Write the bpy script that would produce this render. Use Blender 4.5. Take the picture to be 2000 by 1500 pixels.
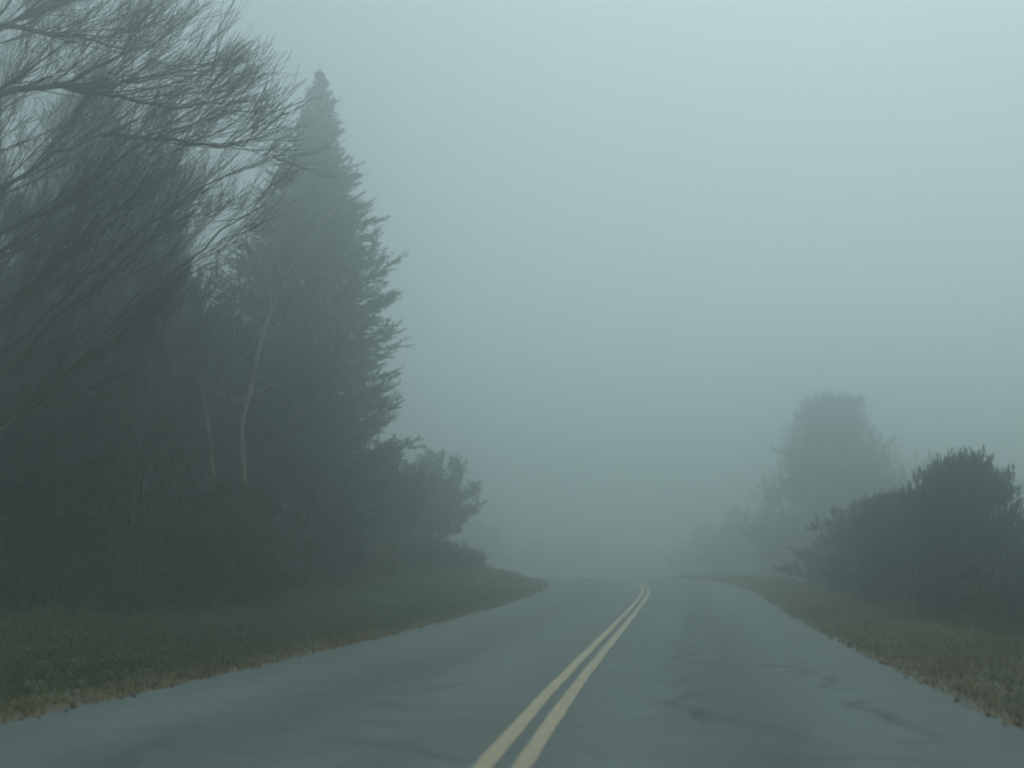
import bpy, math
import numpy as np
from math import radians

scene = bpy.context.scene
for o in list(bpy.data.objects):
    bpy.data.objects.remove(o)

# ------------------------------------------------------------------ camera
CAM_H = 1.05
cam_d = bpy.data.cameras.new("camera")
cam = bpy.data.objects.new("camera", cam_d)
scene.collection.objects.link(cam)
cam.location = (0, 0, CAM_H)
cam.rotation_euler = (radians(90 + 12.34), 0, radians(11.06))
cam_d.sensor_width = 36
cam_d.lens = 36 * 1700 / 2000
cam_d.clip_start = 0.1
cam_d.clip_end = 2000
cam_d.dof.use_dof = True
cam_d.dof.focus_distance = 14.0
cam_d.dof.aperture_fstop = 0.6
scene.camera = cam

# ------------------------------------------------------------------ sky and sun
SUN_EL, SUN_AZ = 78, 40          # azimuth clockwise from +Y
w = bpy.data.worlds.new("World")
scene.world = w
w.use_nodes = True
wn = w.node_tree.nodes
wl = w.node_tree.links
wn.clear()
sky = wn.new("ShaderNodeTexSky")
sky.sky_type = 'NISHITA'
sky.sun_disc = False
sky.sun_elevation = radians(SUN_EL)
sky.sun_rotation = radians(SUN_AZ)
sky.dust_density = 4.0
sky.air_density = 1.0
hs = wn.new("ShaderNodeHueSaturation")
hs.inputs["Saturation"].default_value = 0.18          # overcast: a nearly grey cloud deck
tint = wn.new("ShaderNodeMix")
tint.data_type = 'RGBA'
tint.blend_type = 'MULTIPLY'
tint.inputs[0].default_value = 1.0
tint.inputs[7].default_value = (0.785, 0.975, 0.965, 1)
bg = wn.new("ShaderNodeBackground")
bg.inputs["Strength"].default_value = 0.10
wo = wn.new("ShaderNodeOutputWorld")
wl.new(sky.outputs[0], hs.inputs["Color"])
wl.new(hs.outputs[0], tint.inputs[6])
wl.new(tint.outputs[2], bg.inputs["Color"])
wl.new(bg.outputs[0], wo.inputs["Surface"])

sun_d = bpy.data.lights.new("sun", 'SUN')
sun_d.energy = 1.0
sun_d.angle = radians(60)
sun_d.color = (0.88, 1.0, 0.99)
sun = bpy.data.objects.new("sun", sun_d)
scene.collection.objects.link(sun)
sun.rotation_euler = (radians(90 - SUN_EL), 0, radians(180 - SUN_AZ))
sun.location = (40, 80, 120)

vs = scene.view_settings
vs.view_transform = 'Standard'
vs.look = 'None'
vs.exposure = 0.28
vs.gamma = 1.0
vs.use_curve_mapping = False
cy = scene.cycles
cy.use_denoising = True
cy.denoiser = 'OPENIMAGEDENOISE'
cy.max_bounces = 6
cy.diffuse_bounces = 2
cy.glossy_bounces = 2
cy.volume_bounces = 3
cy.transparent_max_bounces = 4
cy.filter_width = 2.0

# ------------------------------------------------------------------ helpers
C = scene.collection


def mesh(name, verts, faces, mat, smooth=True, attrs=None):
    me = bpy.data.meshes.new(name)
    me.from_pydata(np.asarray(verts, dtype=np.float64), [], np.asarray(faces))
    if smooth:
        me.polygons.foreach_set("use_smooth", np.ones(len(me.polygons), dtype=bool))
    for k, v in (attrs or {}).items():
        a = me.attributes.new(k, 'FLOAT', 'POINT')
        a.data.foreach_set("value", np.asarray(v, dtype=np.float32))
    me.materials.append(mat)
    me.update()
    return me


def put(name, me, parent=None, loc=None, rotz=0.0, scale=1.0):
    o = bpy.data.objects.new(name, me)
    C.objects.link(o)
    if parent is not None:
        o.parent = parent
    if loc is not None:
        o.location = loc
    o.rotation_euler = (0, 0, rotz)
    o.scale = (scale,) * 3 if np.isscalar(scale) else scale
    return o


def tag(o, label=None, category=None, group=None, kind=None):
    for k, v in (("label", label), ("category", category), ("group", group), ("kind", kind)):
        if v:
            o[k] = v
    return o


def thing(name, label, category, loc, rotz=0.0, scale=1.0, group=None):
    o = put(name, None, None, loc, rotz, scale)
    return tag(o, label, category, group)


def norm(v):
    return v / np.maximum(np.linalg.norm(v, axis=-1, keepdims=True), 1e-9)


def resample(pts, n):
    """smooth (Catmull-Rom) polyline through pts with n points"""
    p = np.asarray(pts, float)
    q = np.vstack([2 * p[0] - p[1], p, 2 * p[-1] - p[-2]])
    out = []
    for u in np.linspace(0, len(p) - 1 - 1e-6, n):
        i = int(u)
        t = u - i
        a, b, c, d = q[i:i + 4]
        out.append(0.5 * (2 * b + (c - a) * t + (2 * a - 5 * b + 4 * c - d) * t * t + (3 * b - a - 3 * c + d) * t ** 3))
    return np.array(out)


def tubes(pts, rad, sides):
    """pts (m,n,3), rad (m,n) -> verts, quads"""
    m, n, _ = pts.shape
    t = norm(np.gradient(pts, axis=1))
    mean = norm(t.mean(axis=1))
    ref = np.where(np.abs(mean[:, 2:3]) > 0.8, np.array([[1.0, 0, 0]]), np.array([[0, 0, 1.0]]))
    u = norm(np.cross(t, ref[:, None, :]))
    v = np.cross(t, u)
    a = np.arange(sides) * 2 * math.pi / sides
    ring = pts[:, :, None, :] + rad[:, :, None, None] * (
        np.cos(a)[None, None, :, None] * u[:, :, None, :] + np.sin(a)[None, None, :, None] * v[:, :, None, :])
    verts = ring.reshape(-1, 3)
    i, j, k = np.meshgrid(np.arange(m), np.arange(n - 1), np.arange(sides), indexing='ij')
    b = i * n * sides + j * sides
    k2 = (k + 1) % sides
    f = np.stack([b + k, b + k2, b + sides + k2, b + sides + k], -1).reshape(-1, 4)
    return verts, f


def join(parts):
    vs_, fs_, off = [], [], 0
    for v, f in parts:
        vs_.append(v)
        fs_.append(f + off)
        off += len(v)
    return np.vstack(vs_), np.vstack(fs_)


def spindles(p0, p1, r, mid=0.35):
    """needle-clad twigs: three-sided, pointed at both ends"""
    m = len(p0)
    d = norm(p1 - p0)
    ref = np.where(np.abs(d[:, 2:3]) > 0.8, np.array([[1.0, 0, 0]]), np.array([[0, 0, 1.0]]))
    u = norm(np.cross(d, ref))
    v = np.cross(d, u)
    c = p0 + (p1 - p0) * mid
    r = np.broadcast_to(r, (m,))[:, None]
    vs_ = [p0]
    for k in range(3):
        a = k * 2 * math.pi / 3
        vs_.append(c + r * (math.cos(a) * u + math.sin(a) * v))
    vs_.append(p1)
    V = np.stack(vs_, 1).reshape(-1, 3)
    base = (np.arange(m) * 5)[:, None]
    f = np.array([[0, 2, 1], [0, 3, 2], [0, 1, 3], [4, 1, 2], [4, 2, 3], [4, 3, 1]])
    return V, (base[:, :, None] + f[None]).reshape(-1, 3)


def blades(p, d, length, width, rng):
    """single thin triangles rooted at p along d"""
    m = len(p)
    side = norm(np.cross(d, rng.normal(size=(m, 3))))
    width = np.broadcast_to(width, (m,))[:, None]
    length = np.broadcast_to(length, (m,))[:, None]
    V = np.stack([p - side * width * 0.5, p + side * width * 0.5, p + d * length], 1).reshape(-1, 3)
    return V, np.arange(m * 3).reshape(-1, 3)


def kids(pp, pr, k, length, ang, rng, t0=0.25, n=6, up=0.15, bias=None, bias_w=0.0, wander=0.12, thin=0.6, rmin=0.003, taper=0.25, fall=0.55):
    """k child branches on each parent polyline"""
    m, n0, _ = pp.shape
    t = t0 + (1 - t0) * (np.arange(k)[None, :] + rng.random((m, k))) / k
    t = np.clip(t, 0, 0.995)
    par = np.repeat(np.arange(m), k)
    t = t.reshape(-1)
    x = t * (n0 - 1)
    i = np.minimum(x.astype(int), n0 - 2)
    f = (x - i)[:, None]
    pos = pp[par, i] * (1 - f) + pp[par, i + 1] * f
    tan = norm(pp[par, i + 1] - pp[par, i])
    r0 = (pr[par, i] * (1 - f[:, 0]) + pr[par, i + 1] * f[:, 0]) * thin
    perp = norm(np.cross(tan, rng.normal(size=tan.shape)))
    a = np.radians(ang[0] + (ang[1] - ang[0]) * rng.random(len(t)))[:, None]
    d = norm(tan * np.cos(a) + perp * np.sin(a))
    if bias is not None:
        d = norm(d + bias_w * np.asarray(bias)[None])
    plen = np.linalg.norm(np.diff(pp, axis=1), axis=2).sum(1)[par]
    L = (length[0] + (length[1] - length[0]) * rng.random(len(t))) * (1 - fall * t)
    L = np.minimum(L, plen * 0.9)
    pts = [pos]
    for s in range(n - 1):
        d = norm(d + rng.normal(size=d.shape) * wander + np.array([0, 0, up])[None])
        pts.append(pts[-1] + d * (L / (n - 1))[:, None])
    pts = np.stack(pts, 1)
    rad = np.maximum(r0[:, None] * np.linspace(1, taper, n)[None], rmin)
    return pts, rad


# ------------------------------------------------------------------ materials
def material(name):
    m = bpy.data.materials.new(name)
    m.use_nodes = True
    nt = m.node_tree
    b = nt.nodes["Principled BSDF"]
    return m, nt, b


def noise(nt, scale, detail=4.0, rough=0.6, coord="Object", stretch=None):
    tc = nt.nodes.new("ShaderNodeTexCoord")
    nz = nt.nodes.new("ShaderNodeTexNoise")
    nz.inputs["Scale"].default_value = scale
    nz.inputs["Detail"].default_value = detail
    nz.inputs["Roughness"].default_value = rough
    if stretch:
        mp = nt.nodes.new("ShaderNodeMapping")
        mp.inputs["Scale"].default_value = stretch
        nt.links.new(tc.outputs[coord], mp.inputs["Vector"])
        nt.links.new(mp.outputs[0], nz.inputs["Vector"])
    else:
        nt.links.new(tc.outputs[coord], nz.inputs["Vector"])
    return nz.outputs["Fac"]


def ramp(nt, fac, stops):
    r = nt.nodes.new("ShaderNodeValToRGB")
    e = r.color_ramp.elements
    e[0].position, e[0].color = stops[0][0], (*stops[0][1], 1)
    e[1].position, e[1].color = stops[-1][0], (*stops[-1][1], 1)
    for p, c in stops[1:-1]:
        x = e.new(p)
        x.color = (*c, 1)
    nt.links.new(fac, r.inputs["Fac"])
    return r.outputs["Color"]


def mixc(nt, fac, a, b, mode='MIX'):
    x = nt.nodes.new("ShaderNodeMix")
    x.data_type = 'RGBA'
    x.blend_type = mode
    for s, v in ((0, fac), (6, a), (7, b)):
        if isinstance(v, (int, float)):
            x.inputs[s].default_value = v
        elif isinstance(v, tuple):
            x.inputs[s].default_value = (*v, 1)
        else:
            nt.links.new(v, x.inputs[s])
    return x.outputs[2]


def attr(nt, name):
    a = nt.nodes.new("ShaderNodeAttribute")
    a.attribute_name = name
    return a.outputs["Fac"]


def bump(nt, b, height, strength, dist=0.02):
    n = nt.nodes.new("ShaderNodeBump")
    n.inputs["Strength"].default_value = strength
    n.inputs["Distance"].default_value = dist
    nt.links.new(height, n.inputs["Height"])
    nt.links.new(n.outputs[0], b.inputs["Normal"])


def simple(name, stops, scale, rough=0.85, spec=0.25, stretch=None, bmp=0.0):
    m, nt, b = material(name)
    nz = noise(nt, scale, stretch=stretch)
    nt.links.new(ramp(nt, nz, stops), b.inputs["Base Color"])
    b.inputs["Roughness"].default_value = rough
    b.inputs["Specular IOR Level"].default_value = spec
    if bmp:
        bump(nt, b, nz, bmp)
    return m


M_bark = simple("bark", [(0.3, (0.026, 0.028, 0.027)), (0.7, (0.056, 0.058, 0.055))], 9, stretch=(1, 1, 0.25), bmp=0.6)
M_mossy = simple("mossy_bark", [(0.3, (0.045, 0.042, 0.036)), (0.5, (0.07, 0.07, 0.048)), (0.72, (0.09, 0.088, 0.075))], 3.5, stretch=(1, 1, 0.4), bmp=0.6)
M_twig = simple("twig", [(0.3, (0.036, 0.036, 0.034)), (0.7, (0.070, 0.067, 0.060))], 4)
M_pale = simple("pale_bark", [(0.3, (0.12, 0.11, 0.092)), (0.7, (0.31, 0.285, 0.24))], 5, stretch=(1, 1, 0.5))
M_spruce = simple("spruce_needles", [(0.3, (0.013, 0.030, 0.025)), (0.7, (0.034, 0.060, 0.046))], 1.3)
M_pine = simple("pine_needles", [(0.3, (0.020, 0.042, 0.034)), (0.7, (0.050, 0.084, 0.060))], 2.0)
M_leaf = simple("shrub_leaves", [(0.3, (0.035, 0.045, 0.028)), (0.55, (0.06, 0.065, 0.04)), (0.75, (0.10, 0.075, 0.045))], 1.1)
M_under = simple("undergrowth", [(0.3, (0.034, 0.036, 0.028)), (0.55, (0.058, 0.056, 0.042)), (0.75, (0.09, 0.08, 0.056))], 0.8)
M_litter = simple("dead_leaves", [(0.3, (0.08, 0.042, 0.025)), (0.5, (0.13, 0.075, 0.042)), (0.7, (0.20, 0.145, 0.085))], 7, rough=0.7)

# grass: dry attribute 0 = green, 1 = straw
M_grass, nt, b = material("grass")
g1 = ramp(nt, noise(nt, 1.4, 5), [(0.3, (0.024, 0.045, 0.012)), (0.7, (0.052, 0.085, 0.024))])
g2 = ramp(nt, noise(nt, 2.3, 5), [(0.3, (0.20, 0.105, 0.055)), (0.5, (0.25, 0.185, 0.085)), (0.7, (0.31, 0.25, 0.125))])
nt.links.new(mixc(nt, attr(nt, "dry"), g1, g2), b.inputs["Base Color"])
b.inputs["Roughness"].default_value = 0.7
b.inputs["Specular IOR Level"].default_value = 0.25

M_ground, nt, b = material("ground")
e1 = ramp(nt, noise(nt, 2.0, 6), [(0.3, (0.03, 0.042, 0.018)), (0.7, (0.065, 0.08, 0.035))])
e2 = ramp(nt, noise(nt, 3.0, 8, 0.7), [(0.25, (0.04, 0.028, 0.018)), (0.5, (0.09, 0.062, 0.038)), (0.75, (0.15, 0.105, 0.062))])
nt.links.new(mixc(nt, attr(nt, "dry"), e1, e2), b.inputs["Base Color"])
b.inputs["Roughness"].default_value = 0.9
bump(nt, b, noise(nt, 14, 6), 0.7, 0.05)

# asphalt: old grey chip seal with tar marks (attribute) and worn wheel tracks
M_asphalt, nt, b = material("asphalt")
fine = noise(nt, 90, 3, 0.7)
broad = noise(nt, 0.55, 4, 0.55, stretch=(1.0, 0.45, 1.0))
mott = noise(nt, 2.6, 5, 0.65)
c0 = ramp(nt, broad, [(0.3, (0.073, 0.089, 0.087)), (0.7, (0.099, 0.118, 0.116))])
c1 = mixc(nt, 1.0, c0, ramp(nt, mott, [(0.3, (0.86, 0.86, 0.86)), (0.7, (1.10, 1.10, 1.10))]), 'MULTIPLY')
c1 = mixc(nt, 1.0, c1, ramp(nt, fine, [(0.3, (0.8, 0.8, 0.8)), (0.7, (1.2, 1.2, 1.2))]), 'MULTIPLY')
tk = nt.nodes.new("ShaderNodeMapRange")
tk.inputs["From Min"].default_value = -1.0
tk.inputs["To Min"].default_value = 0.80
tk.inputs["To Max"].default_value = 1.14
nt.links.new(attr(nt, "track"), tk.inputs["Value"])
c1 = mixc(nt, 1.0, c1, tk.outputs[0], 'MULTIPLY')
c1 = mixc(nt, 1.0, c1, ramp(nt, noise(nt, 14, 5, 0.7), [(0.35, (0.82, 0.82, 0.82)), (0.65, (1.16, 1.16, 1.16))]), 'MULTIPLY')
tar = attr(nt, "tar")
c2 = mixc(nt, tar, c1, (0.014, 0.016, 0.016))
nt.links.new(c2, b.inputs["Base Color"])
b.inputs["Specular IOR Level"].default_value = 0.16
rr = nt.nodes.new("ShaderNodeMapRange")
rr.inputs["From Min"].default_value = 0.3
rr.inputs["From Max"].default_value = 0.7
rr.inputs["To Min"].default_value = 0.58
rr.inputs["To Max"].default_value = 0.78
nt.links.new(broad, rr.inputs["Value"])
nt.links.new(rr.outputs[0], b.inputs["Roughness"])
bump(nt, b, fine, 0.35, 0.006)

M_yellow, nt, b = material("yellow_paint")
yn = noise(nt, 22, 6, 0.7)
yc = ramp(nt, noise(nt, 5, 5), [(0.3, (0.22, 0.172, 0.11)), (0.7, (0.31, 0.25, 0.165))])
nt.links.new(mixc(nt, ramp(nt, yn, [(0.52, (0, 0, 0)), (0.70, (0.75, 0.75, 0.75))]), yc, (0.11, 0.105, 0.09)), b.inputs["Base Color"])
b.inputs["Roughness"].default_value = 0.6

# ------------------------------------------------------------------ road line and terrain
CX, HALF, Y0, R = -1.32, 3.53, 28.0, 50.0
AMAX = radians(75)
PROF_S = np.array([-80, 0, 8, 16, 24, 30, 36, 42, 48, 56, 68, 90, 400.0])
PROF_Z = np.array([0, 0, 0, 0.07, 0.25, 0.47, 0.70, 0.87, 0.90, 0.70, 0.05, -1.2, -2.0])
_s = np.arange(-80, 400, 0.25)
_z = np.interp(_s, PROF_S, PROF_Z)
_z = np.convolve(np.pad(_z, 16, mode='edge'), np.ones(33) / 33, 'valid')


def road_z(s):
    return np.interp(s, _s, _z)


def to_sl(x, y):
    """world -> distance along the road, distance to the right of its centre"""
    x, y = np.asarray(x, float), np.asarray(y, float)
    cx, cy_ = CX - R, Y0
    ang = np.arctan2(y - cy_, x - cx)
    a = np.clip(ang, 0, AMAX)
    s_arc, l_arc = Y0 + R * a, np.hypot(x - cx, y - cy_) - R
    ex, ey = cx + R * math.cos(AMAX), cy_ + R * math.sin(AMAX)
    tx, ty = -math.sin(AMAX), math.cos(AMAX)
    s_end = Y0 + R * AMAX + (x - ex) * tx + (y - ey) * ty
    l_end = (x - ex) * ty - (y - ey) * tx
    past = (ang > AMAX) & (s_end > Y0 + R * AMAX)
    s = np.where(y < Y0, y, np.where(past, s_end, s_arc))
    l = np.where(y < Y0, x - CX, np.where(past, l_end, l_arc))
    return s, l


def to_xy(s, l):
    s, l = np.asarray(s, float), np.asarray(l, float)
    a = np.clip((s - Y0) / R, 0, AMAX)
    over = np.maximum(s - Y0 - R * AMAX, 0)
    x = CX - R + (R + l) * np.cos(a) - over * math.sin(AMAX)
    y = Y0 + (R + l) * np.sin(a) + over * math.cos(AMAX)
    straight = s < Y0
    return np.where(straight, CX + l, x), np.where(straight, s, y)


def sstep(a, b_, x):
    t = np.clip((x - a) / (b_ - a), 0, 1)
    return t * t * (3 - 2 * t)


def wob(x, y):
    return (np.sin(x * 0.9 + 1.3 * np.sin(y * 0.45)) * np.sin(y * 0.8 + 1.1 * np.sin(x * 0.5)) * 0.6
            + np.sin(x * 2.3 + 2 * np.sin(y * 1.1)) * np.sin(y * 2.1) * 0.25)


def terrain(x, y):
    s, l = to_sl(x, y)
    z = road_z(s)
    # right: narrow verge, then the fill slope drops away
    r = np.maximum(l - HALF, 0)
    dr = 0.03 * sstep(0, 0.6, r) + 0.05 * sstep(0.3, 1.6, r) - 0.36 * np.maximum(r - 2.0, 0) ** 1.0
    dr = np.where(r > 2.0, np.maximum(dr, -4.0 - 0.004 * r), dr)
    # left: mown verge with a shallow swale, bank inside the bend
    q = np.maximum(-l - HALF, 0)
    bank = sstep(22, 35, s)
    flat = 0.03 * sstep(0, 0.6, q) - 0.06 * sstep(0.3, 2.5, q) + 0.05 * np.maximum(q - 4.0, 0)
    up = 0.03 * sstep(0, 0.5, q) + 0.17 * np.maximum(q - 0.5, 0) + 0.30 * np.maximum(q - 2.2, 0)
    flat = np.minimum(flat, 1.6)
    up = 3.4 * (1 - np.exp(-up / 3.4))
    dl = flat * (1 - bank) + up * bank
    z = z + np.where(l > 0, dr, dl)
    off = np.abs(l) - HALF
    z = z + 0.07 * wob(x, y) * sstep(0.6, 5, off)
    z = z - 0.03 * (off < -0.02)                   # bed under the asphalt
    return z


def ground_z(x, y):
    return float(terrain(np.array([x]), np.array([y]))[0])


def axis(dense_lo, dense_hi, step, far):
    a = list(np.arange(dense_lo, dense_hi, step))
    st, x = step, dense_hi
    hi = []
    while x < far:
        hi.append(x)
        st *= 1.18
        x += st
    hi.append(far)
    st, x = step, dense_lo
    lo = []
    while x > -far:
        st *= 1.18
        x -= st
        lo.append(max(x, -far))
    return np.array(lo[::-1] + a + hi)


def build_ground():
    gx, gy = axis(-16, 9, 0.2, 240), axis(-4, 46, 0.25, 240)
    X, Y = np.meshgrid(gx, gy)
    Z = terrain(X, Y)
    n, m = X.shape
    i, j = np.meshgrid(np.arange(n - 1), np.arange(m - 1), indexing='ij')
    a = i * m + j
    f = np.stack([a, a + 1, a + m + 1, a + m], -1).reshape(-1, 4)
    s, l = to_sl(X, Y)
    q = -l - HALF
    dry = np.where(l < 0, sstep(4.2, 7.0, q + 0.8 * wob(X, Y)), 0.45 + 0.5 * sstep(2.2, 3.2, l - HALF))
    dry = np.maximum(dry, (1 - sstep(0.05, 0.9, np.abs(l) - HALF)) * 0.9)
    dry = np.maximum(dry, sstep(24, 34, s) * (q > 0.8) * 0.85)
    me = mesh("ground", np.stack([X, Y, Z], -1).reshape(-1, 3), f, M_ground, True, {"dry": dry.reshape(-1)})
    return tag(put("ground", me), "grassy ground and forest floor beside the road", None, None, "structure")


build_ground()

# tar marks on the asphalt, in metres: (points, half width, strength)
TAR = [
    ([(0.03, 20.5), (0.0, 15.0), (-0.12, 11.2)], 0.053, 0.64),
    ([(-0.12, 10.9), (0.55, 10.75), (1.25, 10.6)], 0.068, 0.59),
    ([(1.2, 10.6), (1.28, 9.9), (1.35, 8.9)], 0.053, 0.59),
    ([(1.32, 8.2), (1.42, 7.6), (1.36, 7.0)], 0.046, 0.68),
    ([(0.02, 8.4), (-0.07, 7.8), (-0.05, 7.3), (0.05, 6.8)], 0.046, 0.68),
    ([(-0.1, 11.2), (-0.14, 9.9), (-0.02, 8.4)], 0.046, 0.30),
    ([(-2.3, 13.6), (-2.0, 13.4)], 0.119, 0.18),
    ([(-2.6, 7.2), (-2.2, 6.9)], 0.119, 0.18),
    ([(-3.3, 10.3), (-2.5, 10.8)], 0.089, 0.14),
    ([(0.2, 17.2), (1.5, 17.0)], 0.089, 0.35),
    ([(-3.6, 6.0), (-3.2, 5.0), (-3.3, 4.0)], 0.046, 0.21),
]


def build_road():
    s = np.concatenate([np.arange(-60, 2, 2.0), np.arange(2, 24, 0.05), np.arange(24, 60, 0.4), np.arange(60, 150, 2.0)])
    l = np.linspace(-HALF, HALF, 143)
    S, L = np.meshgrid(s, l, indexing='ij')
    edge = 0.035 * (np.sin(S * 3.1) + np.sin(S * 7.7 + 1) + 0.7 * np.sin(S * 17.3)) * (np.abs(L) > HALF - 0.01) * np.sign(L)
    X, Y = to_xy(S, L + edge)
    crown = 0.012 * (1 - (L / HALF) ** 2)
    Z = road_z(S) + crown + 0.004
    n, m = X.shape
    i, j = np.meshgrid(np.arange(n - 1), np.arange(m - 1), indexing='ij')
    a = i * m + j
    f = np.stack([a, a + 1, a + m + 1, a + m], -1).reshape(-1, 4)
    P = np.stack([X, Y], -1).reshape(-1, 2)
    tarv = np.zeros(len(P))
    w_ = np.stack([0.09 * np.sin(P[:, 1] * 5.1) + 0.05 * np.sin(P[:, 1] * 11 + P[:, 0] * 3),
                   0.09 * np.sin(P[:, 0] * 6.3) + 0.05 * np.sin(P[:, 0] * 13 + P[:, 1] * 2)], -1)
    Q = P + w_
    for pts, hw, st in TAR:
        pts = np.array(pts)
        for p, q in zip(pts[:-1], pts[1:]):
            d = q - p
            t = np.clip(((Q - p) @ d) / (d @ d), 0, 1)
            dist = np.linalg.norm(Q - (p + t[:, None] * d), axis=1)
            tarv = np.maximum(tarv, st * np.exp(-(dist / hw) ** 2))
    rng = np.random.default_rng(81)
    for x0, y0, h0, ln, st in ((1.3, 9.2, 1.2, 3.0, 0.45), (0.0, 7.4, -1.2, 1.6, 0.4), (1.35, 7.0, -0.9, 1.2, 0.4), (0.6, 12.5, 0.2, 2.0, 0.45), (-3.4, 7.5, 0.9, 2.2, 0.5),
                               (-2.6, 9.8, 1.6, 3.0, 0.4), (-4.2, 10.0, 0.6, 2.5, 0.4), (1.7, 14.0, 1.7, 4.0, 0.45), (-2.3, 5.6, 0.3, 1.4, 0.4), (0.5, 5.6, 0.1, 1.2, 0.4)):
        p = np.array([x0, y0])
        h = h0
        for k in range(int(ln / 0.18)):
            h += rng.normal() * 0.45
            h = h0 + (h - h0) * 0.8
            q = p + 0.18 * np.array([math.cos(h), math.sin(h)])
            near = np.abs(P - p).max(1) < 0.5
            d = q - p
            t_ = np.clip(((P[near] - p) @ d) / (d @ d), 0, 1)
            dist = np.linalg.norm(P[near] - (p + t_[:, None] * d), axis=1)
            tarv[near] = np.maximum(tarv[near], st * rng.uniform(0.6, 1) * np.exp(-(dist / 0.05) ** 2))
            p = q
    # oil-darkened lane middles and paler wheel paths
    track = sum(np.exp(-((L - c - 0.12 * np.sin(S * 0.35 + c)) / 0.42) ** 2) * a for c, a in ((-1.75, -0.8), (1.75, -1.0), (-0.85, 0.6), (-2.7, 0.6), (0.9, 0.6), (2.65, 0.6)))
    me = mesh("road", np.stack([X, Y, Z], -1).reshape(-1, 3), f, M_asphalt, True, {"tar": tarv, "track": track.reshape(-1)})
    road = tag(put("road", me), "grey two-lane asphalt road bending left over a rise", None, None, "structure")
    # double yellow centre line
    for l0 in (0.02 - 0.105, 0.02 + 0.105):
        ss = np.concatenate([np.arange(-40, 60, 0.3), np.arange(60, 120, 2.0)])
        half = 0.056
        e1 = 0.003 * (np.sin(ss * 9.1) + np.sin(ss * 23.0 + l0 * 40))
        e2 = 0.003 * (np.sin(ss * 8.3 + 2) + np.sin(ss * 19.0 + l0 * 40))
        drift = 0.27 * np.exp(-np.clip(ss - 5, 0, 100) / 6.0)
        xa, ya = to_xy(ss, l0 + drift - half + e1)
        xb, yb = to_xy(ss, l0 + drift + half + e2)
        zz = road_z(ss) + 0.012 + 0.009
        V = np.stack([np.stack([xa, ya, zz], -1), np.stack([xb, yb, zz], -1)], 1).reshape(-1, 3)
        k = np.arange(len(ss) - 1) * 2
        f = np.stack([k, k + 1, k + 3, k + 2], -1)
        put("yellow_line", mesh("yellow_line", V, f, M_yellow), road)


build_road()


# ------------------------------------------------------------------ grass and fallen leaves
def build_grass(side, n, seed, label):
    rng = np.random.default_rng(seed)
    if side < 0:
        s = 3 + 37 * rng.random(n * 2) ** 1.5
        q = rng.random(n * 2) ** 1.1 * 8.0 - 0.06
    else:
        s = 3 + 42 * rng.random(n * 2) ** 1.3
        q = rng.random(n * 2) ** 0.9 * 3.2 - 0.06
    l = side * (HALF + q)
    x, y = to_xy(s, l)
    clump = np.sin(x * 7 + 2 * np.sin(y * 5)) * np.sin(y * 6.3 + 2 * np.sin(x * 4.1))
    keep = rng.random(n * 2) < 0.62 + 0.38 * clump
    keep &= (q > 0.12) | (rng.random(n * 2) < 0.35)
    s, q, x, y, clump = (a[keep][:n] for a in (s, q, x, y, clump))
    m = len(s)
    p = np.stack([x, y, terrain(x, y) - 0.005], -1)
    d = norm(np.stack([rng.normal(size=m) * 0.45, rng.normal(size=m) * 0.45, np.ones(m)], -1))
    far = np.hypot(x, y)
    h = (0.035 + 0.05 * rng.random(m)) * (1 + 0.4 * clump)
    if side < 0:
        h *= 1 + 1.6 * sstep(4.5, 7.5, q) + 2.0 * sstep(24, 34, s) * sstep(0.6, 1.6, q)
        dry = 0.10 + 0.62 * (1 - sstep(0.1, 0.9, q + 0.35 * wob(x * 1.7, y * 1.3))) + 0.55 * sstep(5.0, 7.5, q)
        dry = np.maximum(dry, 0.85 * sstep(24, 33, s) * sstep(0.2, 1.2, q + 0.3))
    else:
        h *= 1.15 + 1.3 * sstep(1.4, 2.6, q)
        dry = 0.55 + 0.3 * wob(x * 2.1, y * 1.2) + 0.35 * sstep(18, 30, s)
    dry = np.clip(dry + 0.22 * rng.normal(size=m), 0, 1)
    V, f = blades(p, d, h, 0.006 + 0.0009 * far, rng)
    me = mesh("grass", V, f, M_grass, False, {"dry": np.repeat(dry, 3)})
    tag(put("grass", me), label, "grass", None, "stuff")


build_grass(-1, 230000, 1, "short green roadside grass with brown edge, left verge and bank")
build_grass(1, 130000, 2, "olive and straw coloured grass strip along the right road edge")


def build_litter():
    rng = np.random.default_rng(3)
    n = 1000
    side = np.where(rng.random(n) < 0.62, -1, 1)
    s = 3 + 34 * rng.random(n) ** 1.4
    q = np.abs(rng.normal(size=n)) * 0.45 - 0.12
    x, y = to_xy(s, side * (HALF + q))
    keep = np.sin(x * 1.7 + y * 0.9) * np.sin(y * 0.7 + 1) + 0.5 * rng.normal(size=n) > -0.1
    x, y, q, s = x[keep], y[keep], q[keep], s[keep]
    m = len(x)
    z = np.where(q < 0.03, road_z(s) + 0.012, terrain(x, y) + 0.03 * rng.random(m))
    p = np.stack([x, y, z], -1)
    u = norm(rng.normal(size=(m, 3)) * np.array([1, 1, 0.35]))
    v = norm(np.cross(u, norm(rng.normal(size=(m, 3)) * np.array([0.4, 0.4, 1]))))
    a = (0.015 + 0.025 * rng.random(m))[:, None]
    up = np.array([0, 0, 0.018])
    V = np.stack([p - u * a, p - v * a * 0.6 + up, p + u * a * 1.1, p + v * a * 0.6 + up], 1).reshape(-1, 3)
    k = np.arange(m) * 4
    f = np.stack([np.stack([k, k + 1, k + 2], -1), np.stack([k, k + 2, k + 3], -1)], 1).reshape(-1, 3)
    tag(put("fallen_leaves", mesh("fallen_leaves", V, f, M_litter, False)),
        "reddish brown dead leaves scattered along both road edges", "leaves", None, "stuff")


build_litter()


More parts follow.
